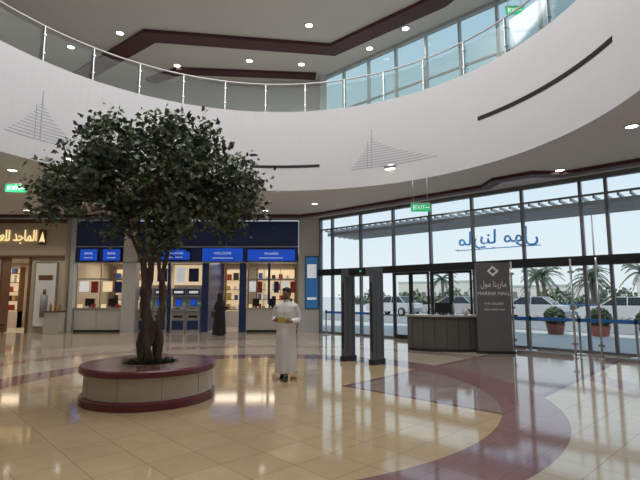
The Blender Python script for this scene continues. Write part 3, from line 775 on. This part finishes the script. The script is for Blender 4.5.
def man(loc, rz):
    P = empty('man_in_white_thobe', loc, rz)
    B = MB()
    B.tube([(0, 0, 0.88), (0, 0, 1.0), (0, -0.01, 1.2), (0, 0, 1.36), (0, 0.01, 1.44), (0, 0.0, 1.52)], [0.12, 0.115, 0.12, 0.10, 0.06, 0.055], M_skin, 16)
    B.tube([(-0.15, 0, 1.37), (0, 0, 1.38), (0.15, 0, 1.37)], [0.04, 0.05, 0.04], M_skin, 12)
    B.tube([(-0.085, 0, 0.92), (-0.085, 0.0, 0.50), (-0.075, 0.16, 0.13)], [0.085, 0.055, 0.036], M_skin, 12)
    B.tube([(0.085, 0, 0.92), (0.07, -0.09, 0.50), (0.05, -0.15, 0.09)], [0.085, 0.055, 0.036], M_skin, 12)
    wr = Vector((-0.165, -0.235, 1.125)); wl = Vector((0.145, -0.235, 1.095))
    B.tube([(-0.165, 0.0, 1.37), (-0.235, 0.03, 1.13), wr], [0.042, 0.040, 0.026], M_skin, 12)
    B.tube([(0.165, 0.0, 1.37), (0.24, 0.02, 1.13), wl], [0.042, 0.040, 0.026], M_skin, 12)
    hand(B, wr, (0.62, -0.75, 0.1), (0.75, 0.6, 0.1), 1, M_skin, 0.7)
    hand(B, wl, (-0.62, -0.75, 0.15), (-0.75, 0.6, 0.1), -1, M_skin, 0.7)
    B.build('body', parent=P, remesh=0.0055, smooth=1)
    T = MB()
    T.loft([ring(0, 0.0, 1.49, 0.066, 0.062), ring(0, 0.0, 1.46, 0.09, 0.075), ring(0, 0.0, 1.435, 0.150, 0.092), ring(0, 0, 1.39, 0.20, 0.112),
            ring(0, -0.01, 1.28, 0.198, 0.135), ring(0, -0.01, 1.12, 0.185, 0.14, 0.01), ring(0, -0.01, 0.95, 0.19, 0.15, 0.02),
            ring(0, -0.02, 0.75, 0.195, 0.175, 0.04, 7), ring(0, -0.01, 0.50, 0.20, 0.215, 0.05, 7, 0.4), ring(0.0, 0.0, 0.30, 0.205, 0.25, 0.06, 7, 0.7), ring(-0.0, 0.01, 0.13, 0.21, 0.27, 0.07, 7, 0.9)], M_thobe)
    T.tube([(-0.17, 0, 1.375), (-0.10, 0, 1.405), (0, 0, 1.42), (0.10, 0, 1.405), (0.17, 0, 1.375)], [0.068, 0.07, 0.075, 0.07, 0.068], M_thobe, 14)
    for sx in (-1, 1): T.blob((sx*0.165, 0, 1.37), (0.075, 0.078, 0.074), M_thobe, 16, 12)
    T.tube([(-0.165, 0, 1.38), (-0.205, 0.01, 1.29), (-0.240, 0.035, 1.14), (-0.23, -0.04, 1.12), (-0.175, -0.215, 1.125)], [0.068, 0.068, 0.060, 0.056, 0.043], M_thobe, 14)
    T.tube([(0.165, 0, 1.38), (0.205, 0.01, 1.29), (0.245, 0.03, 1.14), (0.23, -0.04, 1.105), (0.155, -0.215, 1.097)], [0.068, 0.068, 0.060, 0.056, 0.043], M_thobe, 14)
    T.build('thobe', parent=P, remesh=0.01, smooth=4)
    C = MB(); C.tube([(0, -0.120, 1.40), (0, -0.145, 1.28), (0, -0.150, 1.12)], [0.003, 0.003, 0.003], M_art, 6)
    C.lathe([(0.068, 1.475), (0.064, 1.515), (0.060, 1.515), (0.062, 1.475)], 0, 0.0, M_thobe, 24)
    C.build('collar', parent=P)
    S = MB(); shoe(S, 0.05, -0.17, 0, M_shoe, 0.0, 0.05); shoe(S, -0.075, 0.15, 0, M_shoe, 0.45, -0.05)
    S.build('shoes', parent=P)
    head_parts(P, M_skin, 1.625, -0.3, tilt=0.12)
    K = MB(); K.box(-0.085, 0.065, -0.352, -0.338, 1.08, 1.19, M_yellow)
    K.build('paper_packet', parent=P, bevel=0.003)
man((-0.66, 9.15, 0), -0.15)

def woman(loc, rz):
    P = empty('woman_in_black_abaya', loc, rz)
    B = MB()
    B.tube([(0, 0, 0.85), (0, 0, 1.0), (0, -0.01, 1.15), (0, 0, 1.30), (0, 0.01, 1.38), (0, 0.0, 1.46)], [0.12, 0.105, 0.115, 0.09, 0.055, 0.05], M_skin, 16)
    for s in (-1, 1): B.tube([(s*0.09, 0, 0.88), (s*0.085, 0, 0.48), (s*0.08, 0.01, 0.08)], [0.085, 0.055, 0.035], M_skin, 12)
    wr = Vector((-0.14, -0.27, 1.08)); wl = Vector((0.19, -0.22, 1.0))
    B.tube([(-0.13, 0, 1.31), (-0.20, 0.02, 1.08), wr], [0.04, 0.038, 0.024], M_skin, 10)
    B.tube([(0.13, 0, 1.31), (0.20, 0.04, 1.06), wl], [0.04, 0.038, 0.024], M_skin, 10)
    hand(B, wr, (0.3, -0.9, 0.1), (0.9, 0.3, 0.1), 1, M_skin, 0.7); hand(B, wl, (-0.3, -0.9, 0.1), (-0.9, 0.3, 0.1), -1, M_skin, 0.7)
    B.build('body', parent=P, remesh=0.006, smooth=1)
    T = MB()
    T.loft([ring(0, 0, 1.43, 0.062, 0.06), ring(0, 0, 1.39, 0.11, 0.085), ring(0, 0, 1.34, 0.17, 0.11), ring(0, -0.01, 1.2, 0.19, 0.15), ring(0, 0, 1.0, 0.21, 0.17, 0.02),
            ring(0, 0.01, 0.7, 0.24, 0.20, 0.04, 8), ring(0, 0.02, 0.35, 0.265, 0.225, 0.06, 8, 0.5), ring(0, 0.03, 0.03, 0.28, 0.25, 0.08, 8, 0.8)], M_abaya)
    T.tube([(-0.14, 0, 1.32), (0, 0, 1.37), (0.14, 0, 1.32)], [0.07, 0.08, 0.07], M_abaya, 14)
    for sx in (-1, 1): T.blob((sx*0.14, 0, 1.315), (0.075, 0.08, 0.075), M_abaya, 16, 12)
    T.tube([(-0.14, 0, 1.32), (-0.20, 0.02, 1.2), (-0.225, 0.03, 1.08), (-0.15, -0.22, 1.08)], [0.07, 0.078, 0.078, 0.07], M_abaya, 14)
    T.tube([(0.14, 0, 1.32), (0.20, 0.02, 1.2), (0.225, 0.04, 1.06), (0.192, -0.18, 1.01)], [0.07, 0.078, 0.078, 0.07], M_abaya, 14)
    T.build('abaya', parent=P, remesh=0.012, smooth=4)
    head_parts(P, M_skin, 1.55, 0.2, hair=False)
    H = MB()
    H.blob((0, 0.035, 1.585), (0.098, 0.105, 0.112), M_abaya, 20, 12)
    H.blob((0, -0.02, 1.635), (0.080, 0.080, 0.045), M_abaya, 16, 10)
    H.tube([(0, 0.05, 1.60), (0, 0.045, 1.50), (0, 0.02, 1.40), (0, 0.02, 1.28)], [0.09, 0.09, 0.11, 0.15], M_abaya, 16)
    H.tube([(-0.075, -0.03, 1.56), (-0.055, -0.055, 1.47), (0, -0.065, 1.435), (0.055, -0.055, 1.47), (0.075, -0.03, 1.56)], [0.025, 0.03, 0.035, 0.03, 0.025], M_abaya, 10)
    H.build('headscarf', parent=P, remesh=0.01, smooth=3)
    S = MB(); shoe(S, -0.08, -0.02, 0, M_shoe); shoe(S, 0.08, -0.05, 0, M_shoe); S.build('shoes', parent=P)
    G = MB(); G.box(0.27, 0.37, -0.13, 0.15, 0.72, 0.94, M_wood); G.tube([(0.32, -0.10, 0.94), (0.31, -0.08, 1.08), (0.27, 0.0, 1.14), (0.31, 0.10, 1.06), (0.32, 0.13, 0.94)], 0.008, M_wood, 6)
    G.build('handbag', parent=P, bevel=0.02)
woman((-4.02, 18.8, 0), 2.5)

# ------------------------------------------------------------ outside
def OP(s, o): return (FA[0]+fd[0]*s+fn[0]*o, FA[1]+fd[1]*s+fn[1]*o)
def oquad(name, s0, s1, o0, o1, z, m):
    b = MB(); b.face([(*OP(s0, o0), z), (*OP(s1, o0), z), (*OP(s1, o1), z), (*OP(s0, o1), z)], m); b.build(name)
oquad('ground_outside', -260, 300, 0.0, 400, -0.02, mat('paving_outside', (0.52, 0.51, 0.48), 0.8, noise=0.08, nscale=0.8))
oquad('road', -60, 90, 8, 20, 0.0, mat('asphalt', (0.27, 0.27, 0.27), 0.85, noise=0.15, nscale=3))
b = MB()
for i in range(60):
    x = 0.5+i*0.5; b.cyl(x, 0, 0, 0.95, 0.02, M_blue, 8)
for z in (0.35, 0.93): b.tube([(0.5, 0, z), (30, 0, z)], 0.025, M_blue, 8)
b.build('street_railing', (*OP(-2, 23), 0), FANG)
def car(loc, rz, col, nm='parked_car'):
    m = mat('car_paint_%d' % int(col[0]*1000), col, 0.3, 0.1); mg = mat('car_glass', (0.02, 0.025, 0.03), 0.1)
    b = MB()
    pts = [(-2.2, 0.35), (-2.25, 0.7), (-2.1, 0.9), (-1.0, 1.0), (1.3, 1.02), (2.1, 0.95), (2.25, 0.6), (2.2, 0.32)]
    b.loft([[(x, -0.88, z) for x, z in pts], [(x, 0.88, z) for x, z in pts]], m, smooth=False)
    b.loft([[(-1.05, -0.8, 0.99), (1.6, -0.8, 1.0), (1.6, 0.8, 1.0), (-1.05, 0.8, 0.99)], [(-0.35, -0.65, 1.46), (1.0, -0.65, 1.48), (1.0, 0.65, 1.48), (-0.35, 0.65, 1.46)]], mg, smooth=False)
    b.box(-0.33, 0.98, -0.63, 0.63, 1.46, 1.5, m)
    for sy in (-1, 1):
        for (xa, za, xb, zb) in ((-1.05, 1.0, -0.35, 1.47), (0.3, 1.0, 0.3, 1.47), (1.6, 1.0, 1.0, 1.47)):
            b.tube([(xa, sy*0.81, za), (xb, sy*0.66, zb)], 0.03, m, 6)
    for x in (-1.4, 1.4):
        for y in (-0.9, 0.9):
            rings = [[(x+0.33*q*math.cos(t), y+dy, 0.33+0.33*q*math.sin(t)) for t in [2*math.pi*k/20 for k in range(20)]] for q, dy in ((0.9, -0.1), (1, -0.07), (1, 0.07), (0.9, 0.1))]
            b.loft(rings, M_tyre)
            rings = [[(x+0.2*math.cos(t), y+dy, 0.33+0.2*math.sin(t)) for t in [2*math.pi*k/16 for k in range(16)]] for dy in (-0.105, 0.105)]
            b.loft(rings, M_steel)
    b.box(-2.27, -2.2, -0.75, -0.45, 0.62, 0.76, M_cab); b.box(-2.27, -2.2, 0.45, 0.75, 0.62, 0.76, M_cab)
    b.build(nm, loc, rz, bevel=0.04)
for i, (s, o, c) in enumerate(((-7.5, 16.5, (0.6, 0.6, 0.6)), (-2.2, 16.5, (0.45, 0.45, 0.46)), (3, 16.5, (0.62, 0.62, 0.62)), (8.2, 16.8, (0.68, 0.68, 0.68)), (13.5, 16.5, (0.30, 0.31, 0.33)), (18.8, 16.8, (0.66, 0.66, 0.65)), (12.0, 11.8, (0.67, 0.67, 0.67)), (24.3, 16.5, (0.5, 0.52, 0.55)))):
    p = OP(s, o); car((p[0], p[1], 0.0), FANG+0.05*((i % 3)-1), c)
def shrub(x, y, r):
    b = MB(); b.lathe([(r*0.7, 0), (r*0.85, 0.35), (r*0.9, 0.4), (r*0.75, 0.4), (0.02, 0.36)], 0, 0, mat('terracotta', (0.34, 0.12, 0.09), 0.7), 24)
    b.nonorm = True
    for i in range(700):
        d = Vector([random.gauss(0, 1) for _ in range(3)]).normalized(); p = Vector((0, 0, 0.4+r*0.7))+d*r*random.uniform(0.65, 0.9)
        s_ = d.cross(Vector([random.gauss(0, 1) for _ in range(3)])).normalized(); u_ = s_.cross(d)+d*0.4
        b.face([p, p+s_*0.05+u_*0.07, p+u_*0.16, p-s_*0.05+u_*0.07], random.choice([M_leaf1, M_leaf2]))
    b.build('potted_shrub', (x, y, 0))
for s, o, r in ((3.0, 5.5, 0.4), (5.5, 6.0, 0.4), (7.6, 6.3, 0.42), (9.2, 6.5, 0.42), (10.9, 6.3, 0.45), (13.0, 6.6, 0.45)):
    p = OP(s, o); shrub(p[0], p[1], r)
def palm(x, y, h, s):
    b = MB(); b.nonorm = True
    b.tube([(0, 0, 0), (0.1, 0, h*0.5), (0.05, 0.1, h)], [0.22*s, 0.16*s, 0.14*s], M_bark, 8)
    for i in range(30):
        a = 2*math.pi*i/30+random.uniform(-.15, .15); el = random.uniform(-0.2, 1.3); L = 1.9*s*random.uniform(0.8, 1.1)
        prev = None
        for k in range(9):
            t = k/8; rr = L*t*(1-0.25*max(el, 0)*0.6); z = h+L*(el*t-0.85*t*t)
            p = Vector((rr*math.cos(a)+0.05, rr*math.sin(a)+0.1, z))
            if prev:
                wd = 0.20*s*(1-abs(t-0.45)); sd = Vector((-math.sin(a), math.cos(a), 0))*wd
                q0, q1 = prev, prev.lerp(p, 0.55)
                for sg in (-1, 1):
                    b.face([q0, q1, q1+sd*sg-Vector((0, 0, 0.12*s))], M_leaf2 if sg > 0 else M_leaf1)
                    b.face([q1, p, p+sd*sg-Vector((0, 0, 0.13*s))], M_leaf1)
                b.tube([prev, p], 0.012*s, M_leaf2, 4)
            prev = p
    b.build('palm_tree', (x, y, 0))
for s, o, h in ((-9, 27, 3.2), (-4, 26, 3.0), (0.5, 27, 3.2), (4.5, 25.5, 2.8), (7.5, 28, 3.3), (10, 25, 2.8), (12.5, 29, 3.3), (15, 25.5, 2.8), (18, 28, 3.2), (21.5, 25.5, 2.8), (26, 29, 3.2), (-2, 33, 3.4), (2.5, 35, 3.6), (8.8, 34, 3.6), (14.0, 35, 3.6), (20, 34, 3.6), (24, 36, 3.6)):
    p = OP(s, o); palm(p[0], p[1], h, 0.95)
def foliage(name, s0, s1, o, depth, h, n, ls):
    b = MB(); b.nonorm = True
    for i in range(n):
        x = random.uniform(s0, s1); hh = h*(0.75+0.25*math.sin(x*0.9)+0.12*math.sin(x*2.7))
        p = Vector((x, random.uniform(-depth, depth), random.uniform(0, hh)))
        d = Vector([random.gauss(0, 1) for _ in range(3)]).normalized()*ls; s_ = Vector([random.gauss(0, 1) for _ in range(3)]).normalized()*ls*0.5
        b.face([p, p+d*0.5+s_, p+d, p+d*0.5-s_], random.choice([M_leaf1, M_leaf2, M_leaf3]))
    b.build(name, (*OP(0, o), 0), FANG)
foliage('hedge', -10, 34, 21.7, 0.4, 0.8, 7000, 0.13)
foliage('shrub_row', -40, 70, 48, 1.2, 2.3, 9000, 0.5)
# distant low buildings across the road
b = MB()
for i, (s, w, h) in enumerate(((-60, 22, 5), (-30, 18, 3.6), (-4, 14, 4.6), (16, 20, 3.4), (42, 16, 5.2), (66, 24, 4.0))):
    b.box(s, s+w, 0, 10, 0, h, mat('distant_plaster', (0.60, 0.57, 0.52), 0.8)); b.box(s-0.2, s+w+0.2, -0.2, 10.2, h, h+0.3, M_lgrey)
    k = 1.5
    while k < w-1.5: b.box(s+k, s+k+1.2, -0.05, 0.02, 1.0, 2.4, M_grey); k += 3
b.build('distant_buildings', (*OP(0, 95), 0), FANG)
def lamp(x, y):
    b = MB(); b.cyl(0, 0, 0, 7.5, 0.07, M_grey, 10, 0.04); b.cyl(0, 0, 0, 0.4, 0.14, M_grey, 12)
    b.tube([(0, 0, 7.4), (0.5, 0, 7.8), (1.2, 0, 7.8)], 0.04, M_grey, 8); b.box(1.1, 1.6, -0.12, 0.12, 7.72, 7.82, M_grey)
    b.build('street_lamp', (x, y, 0), 0.4)
lamp(*OP(6, 20.4)); lamp(*OP(17, 20.4))

# ------------------------------------------------------------ world / sun
w = bpy.data.worlds.new('sky'); sc.world = w; w.use_nodes = True
nt = w.node_tree; bg = nt.nodes['Background']
tc = nt.nodes.new('ShaderNodeTexCoord'); sp = nt.nodes.new('ShaderNodeSeparateXYZ'); cr = nt.nodes.new('ShaderNodeValToRGB')
nt.links.new(tc.outputs['Generated'], sp.inputs[0]); nt.links.new(sp.outputs[2], cr.inputs[0]); nt.links.new(cr.outputs[0], bg.inputs[0])
cr.color_ramp.elements[0].position = 0.0; cr.color_ramp.elements[0].color = (0.74, 0.81, 0.83, 1)
cr.color_ramp.elements[1].position = 0.7; cr.color_ramp.elements[1].color = (0.40, 0.58, 0.80, 1)
e1 = cr.color_ramp.elements.new(0.25); e1.color = (0.60, 0.75, 0.85, 1)
bg.inputs[1].default_value = 1.15
l = bpy.data.lights.new('sun', 'SUN'); l.energy = 2.4; l.angle = rad(1); l.color = (1, 0.93, 0.82)
o = bpy.data.objects.new('sun', l); sc.collection.objects.link(o); o.rotation_euler = (rad(28), 0, rad(-44))

# ------------------------------------------------------------ camera
cam = bpy.data.cameras.new('camera'); cam.sensor_width = 36; cam.lens = 462/640*36
co = bpy.data.objects.new('camera', cam); sc.collection.objects.link(co)
co.location = (0, 0, 1.6); co.rotation_euler = (rad(96.8), 0, 0)
sc.camera = co
